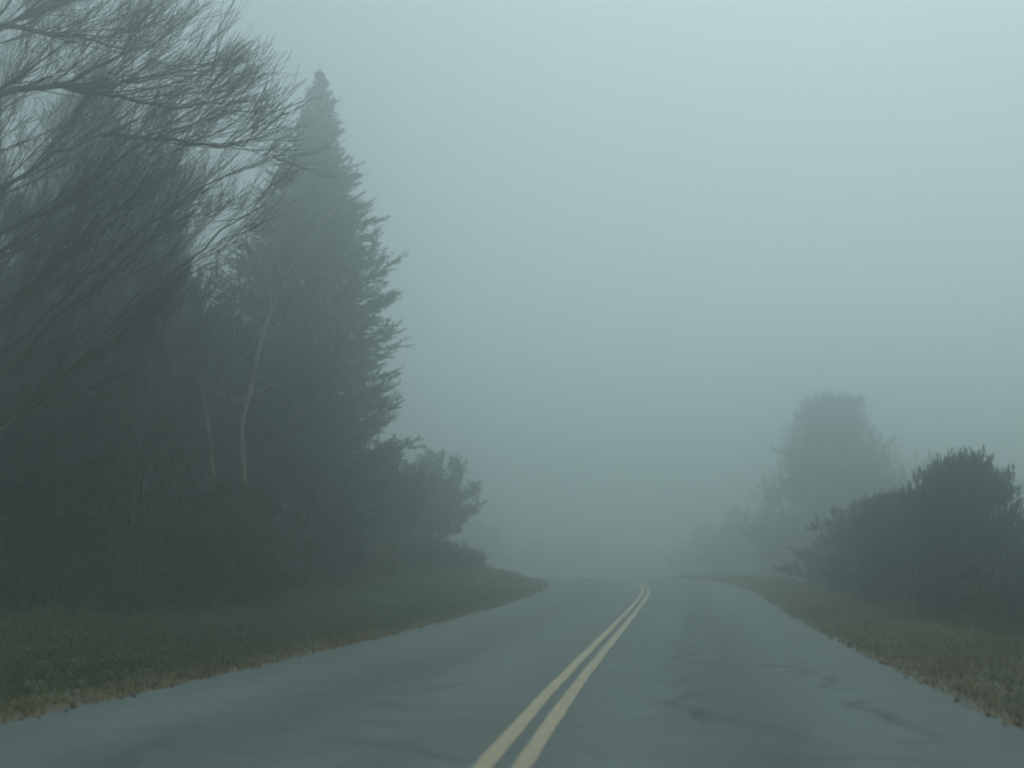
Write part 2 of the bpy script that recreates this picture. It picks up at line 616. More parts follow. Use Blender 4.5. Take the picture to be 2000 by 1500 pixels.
# ------------------------------------------------------------------ trees
def trunk_mesh(name, path, r0, r1, mat, n=16, sides=9, flare=0.35):
    p = resample(path, n)
    t = np.linspace(0, 1, n)
    r = r0 + (r1 - r0) * t ** 0.85 + r0 * flare * np.exp(-t * 18)
    v, f = tubes(p[None], r[None], sides)
    return mesh(name, v, f, mat), p[None], r[None]


def spruce_meshes(seed, H, profile, per_m=3.4, name="spruce", gap=0.0, sprig=1.0):
    """profile: (height fraction, radius) pairs from the ground up"""
    rng = np.random.default_rng(seed)
    tm, tp, tr = trunk_mesh(name + "_trunk", [(0, 0, -0.6), (0.05, 0.03, H * 0.35), (-0.04, 0.02, H * 0.7), (0, 0, H * 0.985)], H * 0.0125, 0.012, M_bark)
    hf = np.array([p[0] for p in profile])
    rf = np.array([p[1] for p in profile])
    # branches: denser towards the top where they are short
    hs, az = [], []
    z = H * 0.035
    while z < H * 0.992:
        k = int(rng.integers(6, 9))
        a0 = rng.random() * 6.28
        for i in range(k):
            if rng.random() < gap:
                continue
            hs.append(z + rng.normal() * 0.08)
            az.append(a0 + i * 6.283 / k + rng.normal() * 0.25)
        z += (0.35 - 0.14 * z / H) * rng.uniform(0.8, 1.2)
    hs, az = np.clip(np.array(hs) + rng.normal(size=len(hs)) * 0.09, 0.3, H * 0.975), np.array(az)
    m = len(hs)
    L = np.interp(hs / H, hf, rf) * rng.uniform(0.76, 1.12, m) * (1 + 0.10 * np.sin(az * 2 + hs * 0.9))
    hor = np.stack([np.cos(az), np.sin(az), np.zeros(m)], -1)
    frac = hs / H
    rise = 0.06 + 0.62 * frac ** 1.4 + rng.normal(size=m) * 0.06           # base slope
    turn = 0.04 + 0.16 * rng.random(m)                                        # tips sweep upwards
    n = 9
    t = np.linspace(0, 1, n)
    pts = np.zeros((m, n, 3))
    pts += hor[:, None, :] * (L[:, None] * (t - 0.06 * t ** 2)[None])[:, :, None]
    side = np.stack([-np.sin(az), np.cos(az), np.zeros(m)], -1)
    pts += side[:, None, :] * (rng.normal(size=m)[:, None] * 0.06 * L[:, None] * (t ** 2)[None])[:, :, None]
    pts[:, :, 2] += hs[:, None] + L[:, None] * (rise[:, None] * t[None] + turn[:, None] * (t ** 2.0)[None])
    rad = np.maximum((0.008 + 0.011 * L)[:, None] * np.linspace(1, 0.15, n)[None], 0.004)
    wood = tubes(pts, rad, 4)
    # side twigs lie nearly flat on both sides of the branch
    parts = []

    def sprays(pp, cnt, l0, l1, t0, fall, fwd, droop):
        mm, nn, _ = pp.shape
        tt = t0 + (1 - t0) * (np.arange(cnt)[None] + rng.random((mm, cnt))) / cnt
        par = np.repeat(np.arange(mm), cnt)
        tt = np.clip(tt.reshape(-1), 0, 0.999)
        x = tt * (nn - 1)
        i = np.minimum(x.astype(int), nn - 2)
        f = (x - i)[:, None]
        pos = pp[par, i] * (1 - f) + pp[par, i + 1] * f
        tan = norm(pp[par, i + 1] - pp[par, i])
        sd = norm(np.cross(tan, np.array([0, 0, 1.0])))
        sg = np.where(rng.random(len(tt)) < 0.5, -1, 1)[:, None]
        d = norm(tan * fwd + sd * sg * rng.uniform(0.5, 1.0, (len(tt), 1)) + rng.normal(size=tan.shape) * 0.22 + np.array([0, 0, -droop]))
        plen = np.linalg.norm(np.diff(pp, axis=1), axis=2).sum(1)[par]
        ln = plen * (l0 + (l1 - l0) * rng.random(len(tt))) * (1 - fall * tt)
        return pos, d, ln, par

    cnt = 19
    pos, d, ln, par1 = sprays(pts, cnt, 0.24, 0.56, 0.06, 0.42, 0.85, 0.12)
    ln = np.clip(ln, 0.05, 1.4)
    fat = np.clip(L / 0.9, 0.4, 1.0)
    k = 4
    tw = np.stack([pos + d * (ln * u)[:, None] + np.array([0, 0, 1.0]) * (0.10 * ln * u * u)[:, None] for u in np.linspace(0, 1, k)], 1)
    # needle-clad sprigs along side twigs and along the leader of each branch
    for pp, c, a, bb in ((tw, 8, 0.24, 0.5), (pts, 12, 0.06, 0.12)):
        p0, dd, l2, par2 = sprays(pp, c, a, bb, 0.08, 0.5, 1.0, 0.02)
        ft = fat[par1][par2] if pp is tw else fat[par2]
        l2 = np.clip(l2, 0.09, 0.42) * ft
        parts.append(spindles(p0, p0 + dd * l2[:, None], (0.014 + 0.028 * l2) * sprig * ft))
    parts.append(spindles(tw[:, 0], tw[:, -1] + d * 0.05, 0.03 * sprig * fat[par1]))
    parts.append(spindles(pts[:, -3], pts[:, -1] + norm(pts[:, -1] - pts[:, -2]) * 0.10, 0.03 * sprig * fat))
    # leader shoot
    top = np.array([[0, 0, H * 0.95]])
    parts.append(spindles(top, top + np.array([[0.03, 0, H * 0.066]]), np.array([0.035])))
    V, F = join(parts)
    crown = mesh(name + "_crown", V, F, M_spruce, False)
    limbs = mesh(name + "_limbs", *wood, M_bark)
    return tm, crown, limbs


def place_tree(name, label, cat, meshes, x, y, rotz, scale, group=None, dz=0.0):
    t = thing(name, label, cat, (x, y, ground_z(x, y) + dz), rotz, scale, group)
    for nm, me in zip(("trunk", "crown", "limbs"), meshes):
        put(nm, me, t)
    return t


SPRUCE_A = spruce_meshes(11, 20.0, [(0, 3.6), (0.2, 3.9), (0.35, 3.45), (0.5, 2.95), (0.60, 2.5), (0.67, 2.1), (0.73, 1.55), (0.80, 1.0), (0.86, 0.80), (0.92, 0.56), (0.965, 0.30), (1, 0.06)], gap=0.05, sprig=1.7)
SPRUCE_B = spruce_meshes(23, 17.0, [(0, 3.3), (0.25, 3.6), (0.5, 2.7), (0.75, 1.5), (0.92, 0.6), (1, 0.1)], name="spruce_b", gap=0.08, sprig=1.8)

G_SP = "spruces at the edge of the left wood"
place_tree("spruce_tree", "tall dark spruce with a pointed top standing clear beside the fog", "tree", SPRUCE_A, -13.43, 29.05, 0.6, (0.92, 0.92, 0.945), G_SP)
place_tree("spruce_tree", "faint spruce top showing behind the bare branches at upper left", "tree", SPRUCE_B, -23.2, 28.6, 2.1, (1.0, 1.0, 1.17), G_SP)
place_tree("spruce_tree", "spruce hidden in the thicket left of the tall pointed spruce", "tree", SPRUCE_B, -17.6, 26.0, 4.0, (0.95, 0.95, 0.70), G_SP)
place_tree("spruce_tree", "dark spruce deep in the wood at the left edge", "tree", SPRUCE_B, -22.0, 19.5, 5.2, (1.0, 1.0, 0.72), G_SP)
place_tree("spruce_tree", "low spruce right behind the pale forked tree", "tree", SPRUCE_B, -12.4, 26.2, 1.0, (0.75, 0.75, 0.48), G_SP)
place_tree("spruce_tree", "low dark spruce under the bare tree at far left", "tree", SPRUCE_B, -16.6, 18.6, 3.1, (0.9, 0.9, 0.48), G_SP)


for x, y, top, wd, rz in ((-18.9, 28.3, 12.6, 1.1, 0.3), (-22.4, 30.7, 12.0, 1.2, 1.7), (-17.3, 32.0, 11.5, 1.1, 2.9), (-26.0, 25.5, 11.5, 1.2, 4.4), (-15.6, 26.9, 10.6, 0.95, 5.1), (-21.0, 34.5, 9.5, 1.2, 0.9), (-27.0, 31.0, 11.5, 1.2, 2.5)):
    place_tree("spruce_tree", "one of the shadowy spruces filling the depth of the left wood", "tree", SPRUCE_B, x, y, rz, (wd, wd, (top - ground_z(x, y)) / 17.2), "shadowy spruces deep in the left wood")


# ---- bare deciduous trees
def bare_meshes(name, seed, trunk_path, r0, r1, limbs, counts, lens, mat_t, mat_b, ang=((22, 48), (22, 46), (20, 45)), wan=0.10, fall=(0.5, 0.45, 0.35), up=(0.10, 0.12, 0.14), bias=None, bw=0.25, rmin=(0.012, 0.006, 0.0042), cut=False):
    rng = np.random.default_rng(seed)
    tm, tp, tr = trunk_mesh(name + "_trunk", trunk_path, r0, r1, mat_t, n=24)
    if limbs is None:
        lp, lr = kids(tp, tr, counts[0], lens[0], (35, 65), rng, t0=0.25, n=12, up=up[0], wander=0.10, thin=0.55, rmin=0.015, fall=0.45)
    else:
        lp = np.stack([resample(l[1], 19 if i in (4, 6, 8, 12) else 19 if i > 13 else 21)[:15] if cut else resample(l[1], 15) for i, l in enumerate(limbs)])
        lp[:, 1:-1] += rng.normal(size=lp[:, 1:-1].shape) * 0.03
        lr = np.stack([np.linspace(l[0] * (0.66 if cut else 1), 0.010, lp.shape[1]) for l in limbs])
    ap, ar = kids(lp, lr, counts[1], lens[1], ang[0], rng, t0=0.16, n=9, up=up[0], bias=bias, bias_w=bw, wander=wan, thin=0.5, rmin=rmin[0] * 0.6, fall=fall[0])
    bp, br = kids(ap, ar, counts[2], lens[2], ang[1], rng, t0=0.15, n=7, up=up[1], bias=bias, bias_w=bw * 0.7, wander=wan, thin=0.6, rmin=rmin[1], fall=fall[1])
    cp, cr = kids(bp, br, counts[3], lens[3], ang[2], rng, t0=0.15, n=5, up=up[2], bias=bias, bias_w=bw * 0.5, wander=wan, thin=0.65, rmin=rmin[2], fall=fall[2])
    limb_me = mesh(name + "_limbs", *tubes(lp, lr, 7), mat_t)
    crown = mesh(name + "_crown", *join([tubes(ap, ar, 4), tubes(bp, br, 3), tubes(cp, cr, 3)]), mat_b)
    return (tm, crown, limb_me, (lp, lr)) if cut else (tm, crown, limb_me)


# the near bare tree: its trunk stands just left of the picture, its limbs reach over the verge
AX, AY = -11.1, 11.2
AZ = ground_z(AX, AY)
NEAR_LIMBS = [      # radius at the base, points from the trunk outwards in metres
    (0.11, [(-0.24, -0.64, 7.59), (0.59, -0.36, 8.50), (1.42, -0.14, 8.68), (2.37, 0.13, 9.24), (3.26, 0.28, 9.60), (4.25, 0.43, 10.10)]),
    (0.07, [(1.35, -0.07, 8.73), (1.88, 0.60, 9.02), (2.46, 1.25, 9.65), (3.15, 1.90, 10.23), (3.87, 2.51, 11.03)]),
    (0.07, [(1.35, -0.07, 8.73), (2.35, 0.01, 8.48), (3.36, 0.04, 8.18), (4.29, -0.04, 8.13), (5.40, -0.07, 8.42)]),
    (0.09, [(-0.38, -0.79, 9.31), (0.41, -0.37, 9.73), (0.92, -0.27, 9.63), (1.61, -0.04, 9.51), (2.38, 0.22, 9.48), (3.02, 0.34, 9.77), (3.88, 0.56, 10.34)]),
    (0.09, [(-0.06, -0.30, 4.01), (0.81, -0.01, 4.85), (1.54, 0.09, 5.56), (2.28, 0.18, 6.35), (3.22, 0.37, 7.40), (4.16, 0.49, 8.37)]),
    (0.08, [(-0.14, -0.39, 4.96), (0.43, 0.24, 5.99), (0.95, 0.75, 6.88), (1.63, 1.34, 8.35), (2.22, 1.82, 9.46), (2.73, 2.20, 10.81)]),
    (0.06, [(1.80, 0.57, 8.11), (2.79, 0.68, 8.02), (3.79, 0.74, 7.79), (4.45, 0.55, 7.71), (5.10, 0.33, 8.12)]),
    (0.07, [(-0.12, -0.51, 5.83), (0.57, -0.07, 6.91), (1.12, 0.18, 7.52), (1.83, 0.54, 8.09), (2.72, 0.97, 8.81), (3.67, 1.37, 9.73)]),
    (0.08, [(0.00, -0.24, 3.22), (0.81, 0.15, 3.91), (1.59, 0.45, 5.04), (2.46, 0.77, 6.04), (3.47, 1.11, 6.91), (4.92, 1.58, 8.13)]),
    (0.07, [(-0.31, -0.71, 8.44), (0.13, -0.25, 9.61), (0.61, 0.21, 10.45), (1.15, 0.68, 11.44), (2.01, 1.35, 12.70)]),
    (0.07, [(-0.40, -0.81, 10.14), (0.65, -0.54, 10.47), (1.79, -0.28, 10.31), (2.95, -0.10, 10.57), (4.34, 0.14, 11.02)]),
    (0.06, [(-0.16, -0.55, 6.58), (-0.30, 0.26, 8.16), (-0.40, 1.10, 10.27), (-0.58, 1.83, 12.23)]),
    (0.06, [(0.05, -0.19, 2.61), (0.81, 0.46, 3.32), (1.49, 0.96, 4.24), (2.26, 1.47, 5.22), (3.17, 2.00, 6.56)]),
    (0.06, [(0.01, -0.37, 4.47), (0.09, 0.40, 5.37), (0.15, 1.14, 6.74), (0.29, 1.92, 8.16), (0.42, 2.66, 10.05)]),
    (0.055, [(-0.03, -0.26, 3.54), (0.99, 0.26, 4.51), (1.88, 0.58, 5.66), (2.92, 0.94, 6.80), (4.21, 1.35, 7.80), (5.37, 1.57, 8.56)]),
    (0.055, [(0.07, -0.17, 2.46), (1.12, 0.50, 3.48), (2.06, 0.97, 4.91), (3.14, 1.44, 6.25), (4.35, 1.88, 7.37), (5.52, 2.18, 8.19)]),
    (0.05, [(-0.09, -0.47, 5.42), (0.94, -0.16, 6.14), (2.00, 0.09, 7.03), (3.13, 0.31, 7.83), (4.34, 0.48, 8.43), (5.60, 0.58, 8.80)]),
    (0.05, [(0.08, -0.30, 3.06), (0.50, 0.38, 4.65), (0.90, 1.00, 6.43), (1.57, 1.78, 7.97), (2.57, 2.69, 9.28), (3.61, 3.50, 10.29)]),
]
NEAR = bare_meshes("bare_near", 5, [(0, 0, -0.5), (-0.08, -0.12, 1.6), (-0.16, -0.28, 4.0), (-0.4, -0.5, 7.3), (-0.5, -0.77, 9.9), (-0.67, -0.97, 12.7), (-0.7, -1.0, 15.2)],
                   0.24, 0.03, NEAR_LIMBS, (0, 12, 7, 3), (None, (1.5, 2.9), (0.8, 1.6), (0.4, 0.85)), M_mossy, M_twig, cut=True, ang=((10, 32), (10, 30), (10, 32)), wan=0.035, fall=(0.72, 0.55, 0.4), bias=(0.62, -0.05, 0.42), bw=0.35, up=(0.025, 0.03, 0.04), rmin=(0.009, 0.0046, 0.0036))
t = thing("bare_tree", "near leafless tree at upper left, mossy limbs reaching over the verge", "tree", (AX, AY, AZ), group="bare trees of the left wood")
for nm, me in zip(("trunk", "crown"), NEAR):
    put(nm, me, t)
for lp_, lr_ in zip(*NEAR[3]):
    put("limb", mesh("near_limb", *tubes(lp_[None], lr_[None], 7), M_mossy), t)

BARE_A = bare_meshes("bare_a", 31, [(0, 0, -0.5), (0.1, 0.05, 3), (-0.1, 0.1, 7), (0.05, -0.05, 11), (0.2, 0.1, 14.5)], 0.15, 0.02, None,
                     (20, 8, 5, 4), ((2.6, 4.6), (1.0, 2.0), (0.5, 1.1), (0.3, 0.6)), M_bark, M_twig, rmin=(0.012, 0.007, 0.0055))
BARE_B = bare_meshes("bare_b", 37, [(0, 0, -0.5), (-0.15, 0.1, 2.5), (0.2, 0.0, 5), (0.1, -0.2, 8), (0.5, 0.1, 10.5)], 0.11, 0.015, None,
                     (24, 8, 6, 4), ((2.0, 3.6), (0.9, 1.7), (0.4, 0.9), (0.25, 0.5)), M_bark, M_twig, rmin=(0.012, 0.007, 0.0055))
G_BARE = "bare trees of the left wood"


def bare(meshes, label, x, y, rz, sc, name="bare_tree"):
    t = thing(name, label, "tree", (x, y, ground_z(x, y)), rz, sc, G_BARE)
    for nm, me in zip(("trunk", "crown", "limbs"), meshes):
        put(nm, me, t)
    return t


bare(BARE_A, "slim leafless tree with upright stem behind the near bare branches", -14.4, 17.8, 0.4, 1.0)
bare(BARE_A, "leafless tree between the faint spruce top and the tall pointed spruce", -16.0, 22.0, 2.2, (1.0, 1.0, 0.84))
bare(BARE_B, "low twiggy bare tree in front of the dark wood, below the near limbs", -13.0, 19.2, 1.2, 1.0)
bare(BARE_B, "short bare tree at the left edge above the grass verge", -13.6, 14.4, 3.6, 0.85)
bare(BARE_B, "bare tree left of the second pale stem", -15.2, 21.0, 5.0, 0.98)
bare(BARE_A, "tall bare tree deep in the wood at the left edge", -18.5, 17.2, 4.2, 1.0)
bare(BARE_B, "bare sapling against the lower left side of the tall pointed spruce", -10.9, 24.4, 0.2, 0.66)
bare(BARE_B, "fine bare tree poking out right of the tall spruce's lower branches", -11.5, 30.4, 2.7, 0.6)
bare(BARE_B, "thin bare tree before the shadowed bottom left wood", -11.6, 17.2, 4.9, 0.62)

# ---- two pale stems
PALE_A = bare_meshes("pale_a", 41, [(0, 0, -0.4), (-0.31, -0.17, 2.65), (-0.53, -0.28, 4.5), (-0.37, -0.2, 5.8), (-0.2, -0.1, 7.1), (0.2, 0.1, 8.7), (0.76, 0.35, 10.1), (1.5, 0.7, 11.2)], 0.088, 0.025,
                     [(0.05, [(-0.16, -0.1, 7.3), (-0.02, -0.03, 8.2), (-0.42, -0.2, 8.9), (-0.8, -0.4, 9.5)]),
                      (0.04, [(-0.45, -0.22, 5.4), (-0.9, -0.5, 5.4), (-1.4, -0.75, 5.8), (-1.9, -0.9, 6.6)]),
                      (0.035, [(-0.42, -0.2, 5.5), (0.3, 0.1, 5.9), (1.2, 0.4, 6.1), (2.1, 0.8, 6.7)]),
                      (0.035, [(-0.2, -0.1, 7.0), (0.6, 0.1, 7.7), (1.4, 0.3, 7.9), (2.4, 0.4, 8.6)]),
                      (0.03, [(-0.4, -0.25, 3.4), (0.3, -0.3, 4.1), (0.9, -0.4, 4.5), (1.5, -0.4, 5.4)]),
                      (0.03, [(0.2, 0.1, 8.7), (0.1, 0.0, 9.6), (0.2, 0.2, 10.8), (0.1, 0.3, 12.0)])],
                     (0, 6, 5, 4), (None, (0.8, 1.6), (0.4, 0.8), (0.2, 0.5)), M_pale, M_twig, bias=(0.3, 0, 0.5), bw=0.3)
x, y = -10.93, 21.37
t = thing("pale_tree", "pale barked bare tree with bent forked stem before the tall spruce", "tree", (x, y, ground_z(x, y)), group=G_BARE)
for nm, me in zip(("trunk", "crown", "limbs"), PALE_A):
    put(nm, me, t)
PALE_B = bare_meshes("pale_b", 43, [(0, 0, -0.4), (-0.5, -0.27, 3.4), (-0.84, -0.48, 5.5), (-1.2, -0.7, 6.9), (-1.5, -0.9, 8.3), (-1.65, -1.0, 9.8)], 0.085, 0.02,
                     [(0.03, [(-0.8, -0.45, 5.3), (-0.4, -0.3, 6.2), (-0.3, -0.2, 7.2), (0.1, -0.1, 8.4)]),
                      (0.03, [(-1.1, -0.6, 6.5), (-1.8, -0.7, 7.2), (-2.2, -0.7, 8.2)]),
                      (0.025, [(-0.45, -0.25, 3.1), (-1.1, -0.4, 3.9), (-1.6, -0.4, 4.9)])],
                     (0, 6, 5, 4), (None, (0.7, 1.4), (0.4, 0.8), (0.2, 0.5)), M_pale, M_twig, bias=(0.2, 0, 0.5), bw=0.3)
x, y = -12.02, 21.92
t = thing("pale_tree", "thinner pale stem leaning left, beside the forked pale tree", "tree", (x, y, ground_z(x, y)), group=G_BARE)
for nm, me in zip(("trunk", "crown", "limbs"), PALE_B):
    put(nm, me, t)


# ---- pines: whorled branches ending in upright needle candles
def pine_meshes(name, seed, H, profile, step, shoot, needle, per_shoot, kids_n, width, lean=0.55, crown_bottom=0.06):
    rng = np.random.default_rng(seed)
    tm, tp, tr = trunk_mesh(name + "_trunk", [(0, 0, -0.5), (0.06, 0, H * 0.4), (-0.03, 0.05, H * 0.75), (0.02, 0, H * 0.97)], H * 0.016, 0.014, M_bark, n=12, sides=7)
    hf = np.array([p[0] for p in profile])
    rf = np.array([p[1] for p in profile])
    hs, az, tier = [], [], []
    z = H * crown_bottom
    while z < H * 0.97:
        k = int(rng.integers(5, 8))
        a0 = rng.random() * 6.28
        tf = rng.uniform(0.72, 1.15)
        for i in range(k):
            tier.append(tf)
            hs.append(z + rng.normal() * step * 0.15)
            az.append(a0 + i * 6.283 / k + rng.normal() * 0.3)
        z += step * rng.uniform(0.75, 1.25)
    hs, az = np.array(hs), np.array(az)
    m = len(hs)
    lobes = 0.82 + 0.24 * np.sin(az * 3 + hs * 2.1 / step * 0.35) * np.sin(hs * 1.3 / step * 0.5 + 1)
    prof = np.interp(hs / H, hf, rf)
    L = np.clip(prof * rng.uniform(0.7, 1.15, m) * np.array(tier) * lobes / 0.86, 0.15, np.maximum(prof * 0.98, 0.2))
    hor = np.stack([np.cos(az), np.sin(az), np.zeros(m)], -1)
    t = np.linspace(0, 1, 7)
    rise = 0.12 + 0.6 * hs / H + rng.normal(size=m) * 0.1
    pts = hor[:, None] * (L[:, None] * t[None])[:, :, None]
    pts[:, :, 2] += hs[:, None] + L[:, None] * (rise[:, None] * t[None] + 0.28 * t[None] ** 2.2)
    rad = np.maximum((0.01 + 0.012 * L)[:, None] * np.linspace(1, 0.3, 7)[None], 0.006)
    kp, kr = kids(pts, rad, kids_n[0], (0.35 * rf.max(), 0.6 * rf.max()), (30, 55), rng, t0=0.2, n=5, up=0.14, wander=0.08, thin=0.6, rmin=0.006, fall=0.5)
    gp, gr = kids(kp, kr, kids_n[1], (0.18 * rf.max() + 0.1, 0.3 * rf.max() + 0.12), (25, 55), rng, t0=0.25, n=4, up=0.2, wander=0.08, thin=0.7, rmin=0.005, fall=0.4)
    limbs = mesh(name + "_limbs", *join([tubes(pts, rad, 4), tubes(kp, kr, 3), tubes(gp, gr, 3)]), M_bark)
    ends = np.vstack([pts[:, -1], kp[:, -1], gp[:, -1], kp[:, 2], gp[:, 2], [[0.02, 0, H * 0.965]], [[0.02, 0, H * 0.92]]])
    dirs = norm(np.vstack([pts[:, -1] - pts[:, -2], kp[:, -1] - kp[:, -2], gp[:, -1] - gp[:, -2], kp[:, -1] - kp[:, -2], gp[:, -1] - gp[:, -2], [[0, 0, 1.0]], [[0.1, 0, 1.0]]]))
    n = len(ends)
    ln_ = (lean * np.clip(ends[:, 2] / H, 0, 1) ** 1.3)[:, None]
    dirs = norm(dirs * (1 - ln_) + np.array([0, 0, 1.0]) * ln_ + rng.normal(size=(n, 3)) * 0.18)
    sl = shoot * rng.uniform(0.6, 1.25, n)
    # needles all round the shoot, pointing forwards and outwards
    k = per_shoot
    u = rng.random((n, k))
    pos = ends[:, None] + dirs[:, None] * (sl[:, None] * (u - 0.25))[:, :, None]
    perp = norm(np.cross(dirs[:, None, :], rng.normal(size=(n, k, 3))))
    opening = rng.uniform(0.45, 1.0, (n, k, 1)) * (1.15 - 0.55 * u[:, :, None])
    nd = norm(dirs[:, None] + perp * opening * 1.1)
    nl = needle * rng.uniform(0.7, 1.15, (n, k)) * (1.1 - 0.35 * u)
    V, F = blades(pos.reshape(-1, 3), nd.reshape(-1, 3), nl.reshape(-1), width, rng)
    crown = mesh(name + "_crown", V, F, M_pine, False)
    return tm, crown, limbs


PINE_N = pine_meshes("pine_near", 51, 4.2, [(0, 1.7), (0.3, 1.95), (0.55, 1.65), (0.75, 1.1), (0.9, 0.5), (1, 0.15)], 0.36, 0.26, 0.105, 56, (7, 4), 0.011, lean=0.9)
PINE_F = pine_meshes("pine_far", 57, 12.5, [(0, 3.6), (0.25, 4.0), (0.42, 3.4), (0.57, 2.5), (0.72, 1.55), (0.86, 1.0), (1, 0.35)], 0.52, 0.34, 0.19, 26, (7, 5), 0.022, lean=0.5)
G_P = "pines on the slope right of the road"
place_tree("pine_tree", "young pine with upright candle shoots nearest the right verge, highest tips", "tree", PINE_N, 5.45, 18.7, 2.2, (0.66, 0.66, 0.73), G_P)
place_tree("pine_tree", "lower rounded pine left of the candle-tipped pine at right", "tree", PINE_N, 5.0, 21.9, 2.4, (0.66, 0.66, 0.60), G_P)
place_tree("pine_tree", "darkest pine cut by the right edge of the picture", "tree", PINE_N, 6.35, 15.9, 4.1, (0.75, 0.75, 0.42), G_P)
place_tree("pine_tree", "large rounded pine fading into the fog right of the road", "tree", PINE_F, 9.95, 60.5, 1.0, (1.32, 1.32, 1.19), G_P)
place_tree("pine_tree", "foggy pine behind the candle-tipped one at the right edge", "tree", PINE_F, 14.5, 34.0, 3.0, (0.6, 0.6, 0.62), G_P)
place_tree("pine_tree", "hazy pine at the foot of the large rounded pine", "tree", PINE_F, 6.9, 38.0, 5.0, (0.6, 0.6, 0.28), G_P)
place_tree("pine_tree", "short dusky pine between road edge pines and the foggy large one", "tree", PINE_N, 5.7, 27.5, 1.9, (1.0, 1.0, 0.68), G_P)
place_tree("pine_tree", "low spreading pine behind the verge under the candle-tipped pine", "tree", PINE_N, 7.3, 20.4, 5.5, (0.9, 0.9, 0.60), G_P)


# ---- leafy shrubs
def shrub_meshes(name, seed, H, Rr, stems, leaves_per, leaf, mat):
    rng = np.random.default_rng(seed)
    az = rng.random(stems) * 6.283
    sp = rng.random(stems) ** 0.7
    top = np.stack([np.cos(az) * sp * Rr * 0.8, np.sin(az) * sp * Rr * 0.8, H * (0.95 - 0.45 * sp ** 2) * rng.uniform(0.8, 1.0, stems)], -1)
    base = np.stack([np.cos(az) * 0.2, np.sin(az) * 0.2, np.full(stems, -0.3)], -1)
    t = np.linspace(0, 1, 7)[None, :, None]
    pts = base[:, None] * (1 - t) + top[:, None] * t
    pts[:, :, :2] *= (0.6 + 0.4 * t)
    rad = np.full((stems, 1), 0.035) * np.linspace(1, 0.3, 7)[None]
    kp, kr = kids(pts, rad, 9, (0.35 * Rr, 0.6 * Rr), (30, 65), rng, t0=0.2, n=6, up=0.1, fall=0.4, rmin=0.006)
    gp, gr = kids(kp, kr, 7, (0.15 * Rr, 0.3 * Rr), (30, 65), rng, t0=0.2, n=4, up=0.12, fall=0.3, rmin=0.005)
    tm = mesh(name + "_stem", *tubes(pts, rad, 6), M_bark)
    limbs = mesh(name + "_limbs", *join([tubes(kp, kr, 3), tubes(gp, gr, 3)]), M_twig)
    n = len(gp)
    u = rng.random((n, leaves_per))
    i = np.minimum((u * 3).astype(int), 2)
    f = (u * 3 - i)[:, :, None]
    a = np.arange(n)[:, None]
    pos = gp[a, i] * (1 - f) + gp[a, i + 1] * f
    d = norm(rng.normal(size=(n, leaves_per, 3)) + np.array([0, 0, 0.3]))
    V, F = blades(pos.reshape(-1, 3), d.reshape(-1, 3), leaf * rng.uniform(0.7, 1.3, n * leaves_per), leaf * 0.5, rng)
    crown = mesh(name + "_crown", V, F, mat, False)
    return tm, crown, limbs


SHRUB = shrub_meshes("shrub", 61, 4.3, 2.5, 20, 24, 0.14, M_leaf)


def shrub(label, x, y, rz, sc, group):
    t = thing("shrub", label, "shrub", (x, y, ground_z(x, y)), rz, sc, group)
    for nm, me in zip(("stem", "crown", "branches"), SHRUB):
        put(nm, me, t)


shrub("rounded hazy shrub on the left bank at the bend", -12.0, 41.0, 0.3, (1.1, 1.1, 1.05), "shrubs on the left bank")
shrub("shrub between the tall spruce's foot and the rounded bank shrub", -11.6, 33.0, 2.0, (0.9, 0.9, 0.9), "shrubs on the left bank")
shrub("low shrub at the wood's edge below the forked pale tree", -10.6, 20.2, 4.0, (0.75, 0.75, 0.72), "shrubs on the left bank")
shrub("low shrub at the wood's edge in front of the thinner pale stem", -12.1, 19.3, 1.1, (0.7, 0.7, 0.6), "shrubs on the left bank")
shrub("faint shrub at the far end of the left bank", -16.5, 46.0, 1.2, (1.1, 1.1, 1.0), "shrubs on the left bank")
shrub("dark shrub on the slope below the candle-tipped pine", 6.5, 19.5, 3.3, (0.95, 0.95, 0.62), "shrubs right of the road")
shrub("dark low shrub behind the right verge, under the dark edge pine", 6.1, 16.8, 5.0, (0.62, 0.62, 0.45), "shrubs right of the road")
shrub("low shrub behind the right verge, left of the rounded pine", 5.2, 24.8, 2.9, (0.66, 0.66, 0.5), "shrubs right of the road")
shrub("small foggy shrub where the right verge bends out of sight", 5.2, 33.0, 0.9, (0.85, 0.85, 0.5), "shrubs right of the road")


